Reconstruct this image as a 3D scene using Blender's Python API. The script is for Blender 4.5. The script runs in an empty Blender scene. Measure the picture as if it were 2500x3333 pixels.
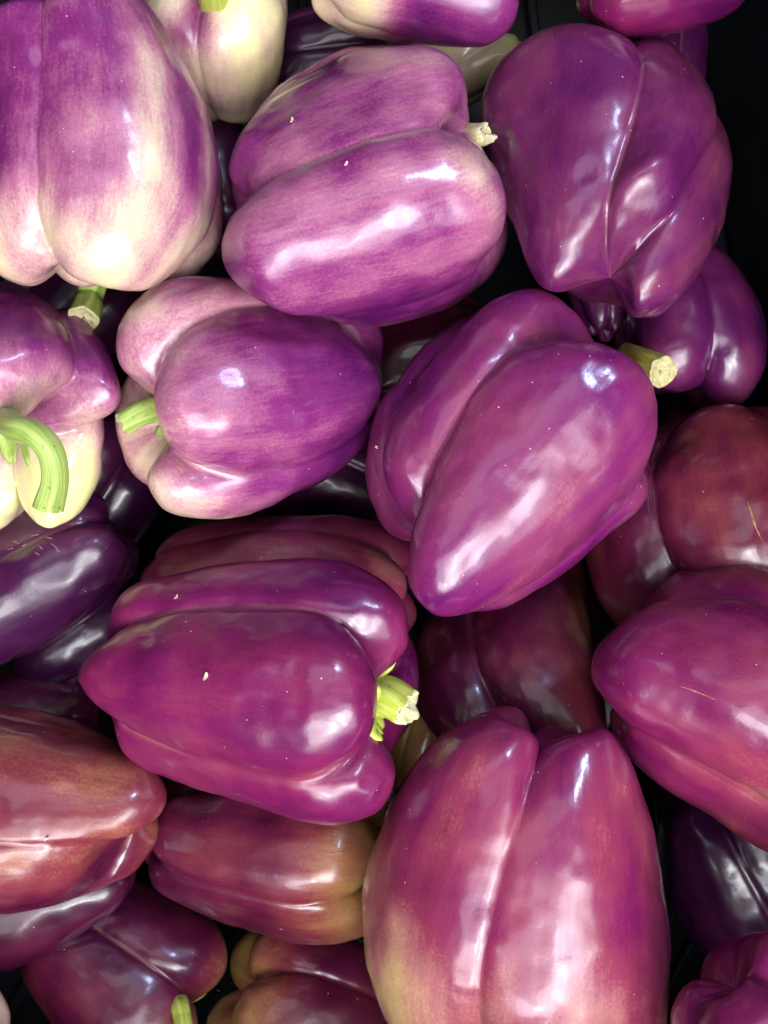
import bpy, math
import numpy as np

# ------------------------------------------------------------------ camera, light, exposure
scene = bpy.context.scene
COL = scene.collection
PI = math.pi
CAM_HEIGHT = 0.36            # phone held above the crate, z = 0 is the middle of the upper layer of peppers
FRAME_WIDTH = 0.25           # metres of the pile seen across the picture at z = 0

cam_data = bpy.data.cameras.new('camera')
cam_data.sensor_fit = 'HORIZONTAL'
cam_data.sensor_width = 24.0
cam_data.lens = 24.0 * CAM_HEIGHT / FRAME_WIDTH
cam_data.clip_start = 0.01
cam_data.clip_end = 20.0
cam_data.dof.use_dof = True
cam_data.dof.focus_distance = CAM_HEIGHT - 0.03
cam_data.dof.aperture_fstop = cam_data.lens / 2.2      # about a 2 mm opening
camera = bpy.data.objects.new('camera', cam_data)
camera.location = (0, 0, CAM_HEIGHT)
COL.objects.link(camera)
scene.camera = camera

world = bpy.data.worlds.new('World')
scene.world = world
world.use_nodes = True
world.node_tree.nodes['Background'].inputs['Color'].default_value = (0.62, 0.60, 0.66, 1)
world.node_tree.nodes['Background'].inputs['Strength'].default_value = 0.06

def area_lamp(name, azimuth, elevation, dist, w, h, watts, color):
    """a lamp at a compass angle round the crate (0 = picture right, 90 = picture top), aimed at the pile"""
    d = bpy.data.lights.new(name, 'AREA')
    d.shape = 'RECTANGLE'
    d.size, d.size_y, d.energy, d.color = w, h, watts, color
    o = bpy.data.objects.new(name, d)
    a, e = math.radians(azimuth), math.radians(elevation)
    o.location = (dist*math.cos(e)*math.cos(a), dist*math.cos(e)*math.sin(a), dist*math.sin(e))
    import mathutils
    o.rotation_euler = (-mathutils.Vector(o.location)).to_track_quat('-Z', 'Y').to_euler()
    COL.objects.link(o)
area_lamp('market_daylight', -74, 59, 1.4, 2.0, 1.25, 31, (.95, .955, 1.0))
area_lamp('market_opening_tall', -66, 60, 1.25, .46, .52, 7.0, (.97, .965, 1.0))
area_lamp('market_opening', -103, 50, 1.25, .58, .38, 6.5, (.97, .965, 1.0))
area_lamp('market_opening_side', -40, 57, 1.3, .50, .48, 8.5, (.95, .96, 1.0))
area_lamp('glint_lamp', -86, 55, 1.2, .15, .08, 1.6, (1.0, .98, .96))  # small bright lamp added only to put crisp glints on the skins
area_lamp('canopy_sheen', 110, 68, 1.3, 1.1, .5, 3.2, (.88, .91, 1.0))
area_lamp('sky_gap', 48, 44, 1.5, .16, .30, 10, (.50, .65, 1.0))
scene.view_settings.view_transform = 'Standard'
scene.view_settings.look = 'None'
scene.view_settings.exposure = 0.0
scene.view_settings.gamma = 1.0
scene.view_settings.use_curve_mapping = False
scene.render.engine = 'CYCLES'
scene.cycles.max_bounces = 5
scene.cycles.diffuse_bounces = 3
scene.cycles.glossy_bounces = 3
scene.cycles.use_denoising = True

# ------------------------------------------------------------------ helpers
def tag(o, label=None, cat=None, group=None, kind=None):
    for k, v in (('label', label), ('category', cat), ('group', group), ('kind', kind)):
        if v:
            o[k] = v
    return o

def empty(name, loc=(0, 0, 0)):
    o = bpy.data.objects.new(name, None)
    o.empty_display_size = 0.02
    o.location = loc
    COL.objects.link(o)
    return o

def mesh_object(name, verts, faces, mat, parent=None, smooth=True):
    me = bpy.data.meshes.new(name)
    me.from_pydata([tuple(v) for v in verts], [], faces)
    me.materials.append(mat)
    if smooth:
        me.shade_smooth()
    me.update()
    o = bpy.data.objects.new(name, me)
    COL.objects.link(o)
    o.parent = parent
    return o

def _hash(ix, iy, iz, seed):
    h = (ix.astype(np.int64)*374761393 + iy.astype(np.int64)*668265263 + iz.astype(np.int64)*2147483647 + seed*144665) & 0xffffffff
    h = ((h ^ (h >> 13))*1274126177) & 0xffffffff
    h = ((h ^ (h >> 16))*2246822519) & 0xffffffff
    return ((h ^ (h >> 15)) & 0xffff)/65535.0

def noise(p, seed):
    """smooth value noise in -1..1 at points p"""
    i = np.floor(p)
    f = p - i
    f = f*f*f*(f*(f*6-15)+10)
    i = i.astype(np.int64)
    out = 0
    for dx in (0, 1):
        for dy in (0, 1):
            for dz in (0, 1):
                w = (f[..., 0] if dx else 1-f[..., 0])*(f[..., 1] if dy else 1-f[..., 1])*(f[..., 2] if dz else 1-f[..., 2])
                out = out + w*_hash(i[..., 0]+dx, i[..., 1]+dy, i[..., 2]+dz, seed)
    return out*2-1

# ------------------------------------------------------------------ materials
class Nodes:
    def __init__(self, name):
        self.m = bpy.data.materials.new(name)
        self.m.use_nodes = True
        self.t = self.m.node_tree
        self.t.nodes.clear()
        self.out = self.new('ShaderNodeOutputMaterial')
        self.bsdf = self.new('ShaderNodeBsdfPrincipled')
        self.link(self.bsdf.outputs[0], self.out.inputs[0])
    def new(self, kind, **kw):
        n = self.t.nodes.new(kind)
        for k, v in kw.items():
            setattr(n, k, v)
        return n
    def link(self, a, b):
        self.t.links.new(a, b)
    def put(self, sock, v):
        if hasattr(v, 'is_linked'):
            self.link(v, sock)
        else:
            sock.default_value = v
    def math(self, op, a, b=0.0, c=0.0, clamp=False):
        n = self.new('ShaderNodeMath', operation=op, use_clamp=clamp)
        for s, v in zip(n.inputs, (a, b, c)):
            self.put(s, v)
        return n.outputs[0]
    def noise(self, vec, scale, detail=2.0, rough=.5, dist=0.0):
        n = self.new('ShaderNodeTexNoise')
        self.link(vec, n.inputs['Vector'])
        n.inputs['Scale'].default_value = scale
        n.inputs['Detail'].default_value = detail
        n.inputs['Roughness'].default_value = rough
        n.inputs['Distortion'].default_value = dist
        return n.outputs['Fac']
    def voronoi(self, vec, scale):
        n = self.new('ShaderNodeTexVoronoi')
        self.link(vec, n.inputs['Vector'])
        n.inputs['Scale'].default_value = scale
        return n.outputs['Distance'], n.outputs['Color']
    def smooth(self, v, lo, hi, a=0.0, b=1.0):
        n = self.new('ShaderNodeMapRange', interpolation_type='SMOOTHSTEP')
        self.put(n.inputs[0], v)
        for i, q in enumerate((lo, hi, a, b)):
            n.inputs[1+i].default_value = q
        return n.outputs[0]
    def ramp(self, fac, stops):
        n = self.new('ShaderNodeValToRGB')
        el = n.color_ramp.elements
        while len(el) < len(stops):
            el.new(0.5)
        for e, (p, c) in zip(el, stops):
            e.position = p
            e.color = (*c, 1)
        self.put(n.inputs[0], fac)
        return n.outputs[0]
    def mix(self, fac, a, b, blend='MIX'):
        n = self.new('ShaderNodeMix', data_type='RGBA', blend_type=blend)
        self.put(n.inputs[0], fac)
        for s, v in ((n.inputs[6], a), (n.inputs[7], b)):
            self.put(s, v if hasattr(v, 'is_linked') else (*v, 1))
        return n.outputs[2]
    def attr(self, name, which='Fac'):
        return self.new('ShaderNodeAttribute', attribute_name=name).outputs[which]
    def set(self, **kw):
        for k, v in kw.items():
            self.put(self.bsdf.inputs[k.replace('_', ' ')], v)

TONES = {   # deep, mid, rose, pale, palest: skin colours from fully purple to unripe cream
    'mauve':  ((.086, .0050, .080), (.182, .0200, .120), (.345, .112, .190), (.565, .395, .300), (.700, .650, .275)),
    'violet': ((.040, .0034, .050), (.098, .0082, .068), (.150, .0245, .070), (.285, .110, .125), (.480, .355, .180)),
    'plum':   ((.072, .0030, .054), (.150, .0078, .066), (.214, .0275, .062), (.362, .142, .125), (.550, .400, .155)),
    'purple': ((.055, .0030, .056), (.134, .0078, .086), (.195, .0280, .084), (.352, .138, .165), (.535, .395, .190)),
    'shaded_skin':   ((.034, .0032, .031), (.072, .0078, .044), (.132, .0290, .056), (.285, .120, .120), (.460, .335, .170)),  # darkened set for low-lying peppers: their shade is put into the skin colour
    'maroon': ((.042, .0030, .024), (.100, .0076, .032), (.172, .0265, .036), (.330, .138, .064), (.485, .322, .080)),
}

def pepper_material(name, tone, seed, dust=1.0, streak=1.0, rough=.205):
    n = Nodes(name)
    pc = n.attr('skin_streak', 'Vector')       # centimetres round the pepper, squeezed along its length
    pi_ = n.attr('skin_place', 'Vector')       # plain centimetres
    pale = n.attr('pale')
    def shifted(v, k):
        a = n.new('ShaderNodeVectorMath', operation='ADD')
        n.link(v, a.inputs[0])
        a.inputs[1].default_value = (seed*3.7+k, seed*1.9-k, seed*.73+2*k)
        return a.outputs[0]
    sc, si = shifted(pc, 0), shifted(pi_, 11)
    broad = n.noise(si, .42, 2, .55)
    streaks = n.noise(sc, 1.6, 4, .6)
    bands = n.noise(sc, .55, 1, .5)
    fine = n.noise(sc, 11.0, 2, .6)
    grain = n.noise(si, 11.0, 3, .72)
    v = n.math('MULTIPLY_ADD', n.math('SUBTRACT', broad, .5), .45+.3*streak, pale)
    v = n.math('MULTIPLY_ADD', n.math('SUBTRACT', bands, .5), .5, v)
    v = n.math('MULTIPLY_ADD', n.math('SUBTRACT', streaks, .5), .34*streak, v)
    v = n.math('MULTIPLY_ADD', n.math('SUBTRACT', fine, .5), .24*streak, v)
    v = n.math('MULTIPLY_ADD', n.math('SUBTRACT', grain, .5), .34, v)
    T = TONES[tone]
    col = n.ramp(v, [(0.0, T[0]), (.24, T[1]), (.48, T[2]), (.74, T[3]), (1.0, T[4])])
    # pale pin-prick breathing pores
    d, c = n.voronoi(si, 7.0)
    sep = n.new('ShaderNodeSeparateColor'); n.link(c, sep.inputs[0])
    pore = n.math('MULTIPLY', n.smooth(d, .05, .16, 1, 0), n.math('GREATER_THAN', sep.outputs[0], .72))
    col = n.mix(n.math('MULTIPLY', pore, .33), col, T[3])
    # thin corky line down the creases
    crease = n.attr('crease')
    line = n.math('MULTIPLY', crease, n.smooth(n.noise(sc, 1.1, 1), .42, .62))
    col = n.mix(n.math('MULTIPLY', line, .4), col, T[3])
    # dust and chaff specks
    d2, c2 = n.voronoi(shifted(pi_, 29), 4.2)
    sep2 = n.new('ShaderNodeSeparateColor'); n.link(c2, sep2.inputs[0])
    size = n.math('MULTIPLY', n.math('POWER', sep2.outputs[1], 3.0), .07)
    speck = n.math('LESS_THAN', n.math('MULTIPLY_ADD', n.math('SUBTRACT', n.noise(si, 22, 1), .5), .04, d2), n.math('ADD', size, .020))
    keep = n.math('GREATER_THAN', n.math('MULTIPLY_ADD', n.noise(si, .5, 1), .9, sep2.outputs[0]), 1.33-.20*dust)
    speck = n.math('MULTIPLY', speck, keep)
    col = n.mix(n.math('MULTIPLY', speck, .8), col, (.78, .62, .58))
    r = n.math('MULTIPLY_ADD', n.math('ADD', n.math('MULTIPLY', broad, 1.5), streaks), .16, rough-.08)
    r = n.math('MULTIPLY_ADD', speck, .4, r)
    n.set(Base_Color=col, Roughness=r, IOR=1.5, Coat_Weight=n.smooth(n.math('ADD', broad, streaks), .8, 1.25, .65, .18), Coat_Roughness=.12, Coat_IOR=1.45)
    # waxy skin: shallow dimples and fine lengthwise ripples
    b = n.new('ShaderNodeBump'); b.inputs['Strength'].default_value = .4; b.inputs['Distance'].default_value = .0009
    hgt = n.math('MULTIPLY_ADD', n.noise(si, 1.7, 1, .5), .28, n.noise(sc, 1.0, 2, .5))
    hgt = n.math('MULTIPLY_ADD', n.noise(si, 11.0, 1), .05, hgt)      # orange-peel pores
    n.link(hgt, b.inputs['Height'])
    n.link(b.outputs[0], n.bsdf.inputs['Normal'])
    n.link(b.outputs[0], n.bsdf.inputs['Coat Normal'])
    return n.m

def stem_material(name, low, high, dark):
    n = Nodes(name)
    p = n.new('ShaderNodeTexCoord').outputs['Object']
    st = n.attr('stem_streak', 'Vector')
    v = n.noise(st, 3.2, 5, .6)
    col = n.ramp(v, [(.22, dark), (.40, low), (.70, high)])
    spot = n.smooth(n.noise(p, 420, 4, .6), .62, .70)
    col = n.mix(n.math('MULTIPLY', spot, .6), col, (.10, .085, .03))
    n.set(Base_Color=col, Roughness=.46, IOR=1.45)
    n.bsdf.inputs['Subsurface Weight'].default_value = .1
    n.bsdf.inputs['Subsurface Scale'].default_value = .003
    b = n.new('ShaderNodeBump'); b.inputs['Strength'].default_value = .6; b.inputs['Distance'].default_value = .0005
    n.link(n.noise(st, 8, 4, .6), b.inputs['Height'])
    n.link(b.outputs[0], n.bsdf.inputs['Normal'])
    return n.m

def cut_material(name, core, rim):
    n = Nodes(name)
    p = n.new('ShaderNodeTexCoord').outputs['Object']
    v = n.noise(p, 600, 5, .7)
    col = n.ramp(v, [(.3, rim), (.5, core), (.8, tuple(min(1, c*1.2) for c in core))])
    n.set(Base_Color=col, Roughness=.8)
    b = n.new('ShaderNodeBump'); b.inputs['Strength'].default_value = 1.0; b.inputs['Distance'].default_value = .0008
    n.link(v, b.inputs['Height'])
    n.link(b.outputs[0], n.bsdf.inputs['Normal'])
    return n.m

STEMS = {
    'green':  (stem_material('green_stem', (.24, .35, .06), (.44, .52, .16), (.09, .15, .025)), cut_material('cut_green_stem', (.46, .41, .22), (.28, .25, .09))),
    'lime':   (stem_material('lime_stem', (.38, .45, .045), (.58, .62, .16), (.19, .27, .03)), cut_material('torn_lime_stem', (.50, .48, .28), (.34, .35, .11))),
    'olive':  (stem_material('olive_stem', (.40, .34, .045), (.56, .50, .12), (.22, .20, .03)), cut_material('cut_olive_stem', (.50, .45, .22), (.32, .27, .10))),
    'cream':  (stem_material('cream_stem', (.66, .60, .26), (.84, .80, .52), (.46, .42, .12)), cut_material('torn_cream_stem', (.52, .47, .28), (.34, .29, .12))),
}

# ------------------------------------------------------------------ the crate
def plastic_material():
    n = Nodes('black_crate_plastic')
    p = n.new('ShaderNodeTexCoord').outputs['Object']
    mp = n.new('ShaderNodeMapping'); n.link(p, mp.inputs[0]); mp.inputs['Scale'].default_value = (300, 300, 22)
    s = n.smooth(n.noise(mp.outputs[0], 1.0, 3, .6), .69, .74)
    big = n.noise(p, 30, 4, .6)
    col = n.mix(n.math('MULTIPLY', s, .5), n.ramp(big, [(.3, (.004, .0045, .006)), (.7, (.008, .009, .012))]), (.10, .115, .14))
    n.set(Base_Color=col, Roughness=n.math('MULTIPLY_ADD', n.noise(p, 80, 4), .12, .14), Specular_IOR_Level=.12)
    b = n.new('ShaderNodeBump'); b.inputs['Strength'].default_value = .25; b.inputs['Distance'].default_value = .0003
    n.link(n.noise(p, 900, 2), b.inputs['Height'])
    n.link(b.outputs[0], n.bsdf.inputs['Normal'])
    return n.m
PLASTIC = plastic_material()

def box(name, lo, hi, parent, mat=PLASTIC, bevel=.0012):
    (x0, y0, z0), (x1, y1, z1) = lo, hi
    v = [(x, y, z) for x in (x0, x1) for y in (y0, y1) for z in (z0, z1)]
    f = [(0, 1, 3, 2), (4, 6, 7, 5), (0, 4, 5, 1), (2, 3, 7, 6), (0, 2, 6, 4), (1, 5, 7, 3)]
    o = mesh_object(name, v, f, mat, parent, smooth=False)
    if bevel:
        m = o.modifiers.new('edge', 'BEVEL'); m.width = bevel; m.segments = 2
    return o

FLOOR_Z = -0.112
crate = tag(empty('produce_crate', (0, 0, FLOOR_Z)), 'black plastic produce crate holding the purple peppers, inner wall showing top right', 'crate')
crate.rotation_euler = (0, 0, math.radians(7.0))
CX0, CX1, CY0, CY1 = -.225, .1595, -.228, .265
box('floor', (CX0, CY0, -.004), (CX1, CY1, 0), crate)
box('wall', (CX1, CY0, -.004), (CX1+.004, CY1, .215), crate)  # rim raised above the view to shade the gap at lower right
box('wall', (CX0-.004, CY0, -.004), (CX0, CY1, .21), crate)  # unseen left wall, raised to keep low light off the lower peppers
box('wall', (CX0-.004, CY1, -.004), (CX1+.004, CY1+.004, .17), crate)
box('wall', (CX0-.004, CY0-.004, -.004), (CX1+.004, CY0, .268), crate)  # unseen front wall, made extra tall to shade the peppers at the bottom
def floor_rib(x0, y0, x1, y1, w=.0022, h=.006):
    d = np.array((x1-x0, y1-y0)); L = float(np.hypot(*d)); a = math.atan2(d[1], d[0])
    o = box('floor_rib', (0, -w, .0002), (L, w, h), crate, bevel=.0008)
    o.location = (x0, y0, 0)
    o.rotation_euler = (0, 0, a)
for k in range(8):
    floor_rib(-.205+k*.042, -.225, -.205+k*.042+.085, -.225+.125)
for k in range(8):
    floor_rib(-.20+k*.048, -.06, -.20+k*.048, .255)

# ------------------------------------------------------------------ bell peppers
def basis(n, k):
    """Catmull-Rom weights: n samples through k control rows"""
    t = np.linspace(0, k-1, n)
    B = np.zeros((n, k))
    for r, tt in enumerate(t):
        i = min(int(tt), k-2)
        f = tt-i
        c = [-.5*f**3+f*f-.5*f, 1.5*f**3-2.5*f*f+1, -1.5*f**3+2*f*f+.5*f, .5*f**3-.5*f*f]
        for j, w in enumerate(c):
            q = i-1+j
            if q < 0:
                B[r, 0] += 2*w; B[r, 1] -= w
            elif q > k-1:
                B[r, k-1] += 2*w; B[r, k-2] -= w
            else:
                B[r, q] += w
    return B

def pepper_surface(P, th, B):
    """lobed skin: rows from the stem hollow to the blossom end, local z along the stem"""
    R, H = P['R'], P['H']
    g = np.array(P['groove']); n = len(g)
    lobes = np.array(P['lobe'])                   # radius, shoulder height, tip height, tip width of each lobe
    dep, end, cs, cb = P['dep'], P['end'], P.get('cs', .16), P.get('cb', .05)
    k = np.searchsorted(g, th, side='right')-1
    g2 = np.append(g, g[0]+2*PI)
    tt = np.where(k < 0, th+2*PI, th)
    k = k % n
    s = (tt-g2[k])/(g2[k+1]-g2[k])
    w = ((np.sin(PI*s)**2+.0012)/1.0012)**(P['pw']/2)
    sm = s*s*(3-2*s)
    def rows(L, groove):
        a, top, bot, wt = L
        o = np.ones_like(a); wm = 1-(1-wt)*.22; wl = 1-(1-wt)*.58
        r = np.array([0*o, .14*o, .30*o, .52*o, .80*o, .97*o, o, wm, wl, wt, wt*.62, wt*.25, 0*o])*a
        z = np.array([(1-cs)*o, (1-cs*.95)*o, 1-cs*.35+top*.6, 1+top, .955+top*.8, .82+top*.4, .64*o, .42*o, .22+bot*.5, .07+bot*.9, bot, cb*.55+bot*.4, cb*o])
        if groove:
            d = np.array([0, 0, .10, .24, .26, .17, .10, .08, .11, .2, .32, .2, 0])*np.array([1, 1, end, end, end, end, dep, dep, dep, end, end, end, 1])
            r = r*(1-d[:, None])
            z = z+np.array([0, -.01, -.05, -.10, -.085, -.04, 0, 0, .01, .04, .06, .02, 0])[:, None]*end
        return r, z
    lr, lz = rows(lobes[k].T, False)
    gm = .5*(lobes+np.roll(lobes, 1, axis=0))
    gr, gz = rows(gm[k].T*(1-sm)+gm[(k+1) % n].T*sm, True)
    r = np.maximum(B@(gr+(lr-gr)*w), 0)*R
    z = B@(gz+(lz-gz)*w)*H
    q = z/H-.5
    ang = th[None, :]+P['twist']*q
    x = r*np.cos(ang)+P['bx']*H*q*q*2
    y = r*np.sin(ang)+P['by']*H*q*q*2
    edge = np.minimum(s, 1-s)*(g2[k+1]-g2[k])      # radians to the nearest crease
    return np.stack([x, y, z-H*.5], -1), r, edge

def ring_faces(nv, nu, close=True):
    f = []
    for i in range(nv-1):
        a, b = i*nu, (i+1)*nu
        for j in range(nu):
            k = (j+1) % nu
            f.append((a+j, b+j, b+k, a+k))
    return f

def skin_mesh(P, nu, nv, seed, bump):
    th = np.arange(nu)/nu*2*PI
    B = basis(nv, 13)
    V, r, edge = pepper_surface(P, th, B)
    # outward normals, then uneven flesh: swells, dents and small pits
    du = np.roll(V, -1, 1)-np.roll(V, 1, 1)
    dv = np.gradient(V, axis=0)
    N = np.cross(dv, du)
    N /= np.maximum(np.linalg.norm(N, axis=-1, keepdims=True), 1e-9)
    if (N*V).sum() < 0:
        N = -N
    cm = V*100
    fade = np.clip(r/(.3*P['R']), 0, 1)
    h = .12*noise(cm*.42, seed)+.06*noise(cm*.95, seed+1)+.018*noise(cm*2.3, seed+2)
    lengthwise = np.stack([np.cos(th)[None]*3+0*r, np.sin(th)[None]*3+0*r, cm[..., 2]*.12], -1)
    h = h+.035*noise(lengthwise*1.1, seed+3)
    # shallow dimples beside the creases, as in ripe thick walls
    pit = noise(cm*1.5+7.3, seed+5)
    h = h-.10*np.clip(pit-.35, 0, 1)*np.exp(-(edge[None]/.32)**2)-.10*np.clip(noise(cm*.8+3.1, seed+6)-.55, 0, 1)
    # sharp crease down each groove
    h = h-.045*np.exp(-(edge[None]/.035)**2)*(r/P['R'])
    V = V+N*(h*.01*bump*fade)[..., None]
    return V, N, r, edge, th

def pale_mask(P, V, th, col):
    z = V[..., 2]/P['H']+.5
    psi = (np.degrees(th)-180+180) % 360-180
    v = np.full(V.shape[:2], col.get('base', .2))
    for t0, t1, amt in col.get('grad', ()):        # along the pepper, 0 tip to 1 stem
        s = np.clip((z-t0)/(t1-t0), 0, 1)
        v = v+amt*s*s*(3-2*s)
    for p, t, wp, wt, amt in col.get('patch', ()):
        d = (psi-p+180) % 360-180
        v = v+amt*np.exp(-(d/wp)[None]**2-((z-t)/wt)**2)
    return v

def pepper_frame(al, ta):
    e2 = np.array([-math.sin(al), math.cos(al), 0])
    e3 = np.array([math.cos(ta)*math.cos(al), math.cos(ta)*math.sin(al), math.sin(ta)])
    return np.stack([np.cross(e2, e3), e2, e3])

def tube(name, path, radii, mat, parent, ridges=5, ridge=.055, nu=40, seed=0, torn=0.0):
    """stem along a smooth path; ends are left open for the calyx and the cut face"""
    path = np.array(path, float)
    n = 26
    B = basis(n, len(path))
    C = B@path
    rad = B@np.array(radii, float)
    T = np.gradient(C, axis=0)
    T /= np.linalg.norm(T, axis=1, keepdims=True)
    ref = np.array((.31, .87, .38))
    rows = []
    for i in range(n):
        u = np.cross(T[i], ref); u /= np.linalg.norm(u)
        ref = np.cross(u, T[i])
        a = np.arange(nu)/nu*2*PI
        tw = a+.5*i/n
        rr = rad[i]*(1+ridge*np.cos(ridges*tw+seed)+.35*ridge*np.cos(2*tw+seed*2))
        ring = C[i]+rr[:, None]*(np.cos(a)[:, None]*u+np.sin(a)[:, None]*ref)
        if i == n-1 and torn:
            ring = ring+T[i]*(torn*rad[i]*(noise(np.stack([a*1.2, a*0+seed, a*0], -1), seed)+.4*noise(np.stack([a*5, a*0+seed, a*0], -1), seed)))[:, None]
        rows.append(ring)
    V = np.array(rows)
    o = mesh_object(name, V.reshape(-1, 3), ring_faces(n, nu), mat, parent)
    st = np.stack([np.broadcast_to(np.cos(np.arange(nu)/nu*2*PI), (n, nu)), np.broadcast_to(np.sin(np.arange(nu)/nu*2*PI), (n, nu)), np.broadcast_to(np.linspace(0, .5, n)[:, None], (n, nu))], -1)
    at = o.data.attributes.new('stem_streak', 'FLOAT_VECTOR', 'POINT')
    at.data.foreach_set('vector', st.astype(np.float32).ravel())
    return o, V[-1], T[-1], C[-1], rad[-1]

def cut_face(ring, T, c, rad, mat, parent, seed, hollow):
    """pale cut end: a lip, a sunken ring of pith and an uneven middle"""
    rows = [ring]
    for f, d in ((.93, .06), (.80, .02), (.62, -.10), (.40, -.16), (.20, -.10), (.05, -.12)):
        p = c+(ring-c)*f
        p = p+T*(d*rad*hollow+.10*rad*noise(p*900, seed)*(f < .9))[:, None] if not np.isscalar(noise(p*900, seed)) else p
        rows.append(p)
    V = np.array(rows)
    nu = len(ring)
    f = ring_faces(len(rows), nu)+[tuple((len(rows)-1)*nu+j for j in range(nu))]
    return mesh_object('cut_end', V.reshape(-1, 3), f, mat, parent)

def calyx(P, parent, mat, seed, reach):
    """green collar that lies in the stem hollow and ends in blunt points"""
    nu, nv = 96, 10
    th = np.arange(nu)/nu*2*PI
    lim = 1.0+reach*(.62+.38*np.clip(np.cos(th*5+seed), -1, 1)+.25*noise(np.stack([np.cos(th)*2, np.sin(th)*2, th*0+seed], -1), seed))
    rows = []
    for i in range(nv):
        f = i/(nv-1)
        t = lim*f
        Bt = np.array([basis_at(x, 13) for x in t])
        V, r, e = pepper_surface(P, th, np.eye(13))
        p = np.einsum('jk,kjc->jc', Bt, V)
        lift = .0011*(1-.55*f)+.0008*math.sin(f*PI)
        p[:, 2] += lift
        p[:, :2] *= (1-.03*f)
        rows.append(p)
    V = np.array(rows)
    low = V[-1].copy(); low[:, 2] -= .0022
    V = np.concatenate([V, low[None]])
    o = mesh_object('calyx', V.reshape(-1, 3), ring_faces(nv+1, nu), mat, parent)
    st = np.stack([np.cos(th)[None]*np.linspace(.1, 1.2, nv+1)[:, None], np.sin(th)[None]*np.linspace(.1, 1.2, nv+1)[:, None], np.zeros((nv+1, nu))], -1)
    at = o.data.attributes.new('stem_streak', 'FLOAT_VECTOR', 'POINT')
    at.data.foreach_set('vector', st.astype(np.float32).ravel())
    return o

def basis_at(t, k):
    i = min(int(t), k-2); f = t-i
    row = np.zeros(k)
    for j, w in enumerate([-.5*f**3+f*f-.5*f, 1.5*f**3-2.5*f*f+1, -1.5*f**3+2*f*f+.5*f, .5*f**3-.5*f*f]):
        q = i-1+j
        if q < 0:
            row[0] += 2*w; row[1] -= w
        elif q > k-1:
            row[k-1] += 2*w; row[k-2] -= w
        else:
            row[q] += w
    return row

SKINS, ROOTS = {}, {}
def bell_pepper(key, P, label, tone, col, stem, seed):
    M = pepper_frame(P['al'], P['ta'])
    root = empty('bell_pepper', P['loc'])
    import mathutils
    root.rotation_euler = mathutils.Matrix(M.T.tolist()).to_euler()
    tag(root, label, 'pepper', 'purple bell peppers heaped in the crate')
    nu, nv = (240, 150) if P['R'] > .0335 else (150, 96)
    V, N, r, edge, th = skin_mesh(P, nu, nv, seed, P.get('bump', 1.0))
    flat = np.concatenate([V[1:-1].reshape(-1, 3), V[0, :1], V[-1, :1]])
    m = (nv-2)*nu
    faces = ring_faces(nv-2, nu)
    faces += [(m, j, (j+1) % nu) for j in range(nu)]
    base = (nv-3)*nu
    faces += [(m+1, base+(j+1) % nu, base+j) for j in range(nu)]
    body = mesh_object('body', flat, faces, pepper_material('pepper_skin', tone, seed, col.get('dust', 1), col.get('streak', .85 if tone == 'mauve' else .55), col.get('rough', .205)), root)
    me = body.data
    def store(name, arr, vec=False):
        arr = np.concatenate([arr[1:-1].reshape((-1, 3) if vec else (-1,)), arr[0, :1], arr[-1, :1]]).astype(np.float32)
        at = me.attributes.new(name, 'FLOAT_VECTOR' if vec else 'FLOAT', 'POINT')
        at.data.foreach_set('vector' if vec else 'value', arr.ravel())
    store('pale', pale_mask(P, V, th, col))
    Rc = P['R']*100
    taper = .55+.45*np.clip(r/P['R'], 0, 1)
    arc = np.stack([np.cos(th)[None]*Rc*taper, np.sin(th)[None]*Rc*taper, V[..., 2]*100*.14], -1)
    store('skin_streak', arc, True)
    store('skin_place', V*100, True)
    store('crease', np.exp(-(edge[None]*r/.00045)**2))
    ROOTS[key] = root
    SKINS[key] = (V@M+np.array(P['loc']), N@M)
    if stem:
        kind, path, radii, reach, torn, hollow = stem
        sm, cm_ = STEMS[kind]
        if reach:
            calyx(P, root, sm, seed, reach)
        s, ring, T, c, rad = tube('stem', path, radii, sm, root, seed=seed % 7, torn=torn)
        cut_face(ring, T, c, rad, cm_, s, seed, hollow)
    return root

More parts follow.
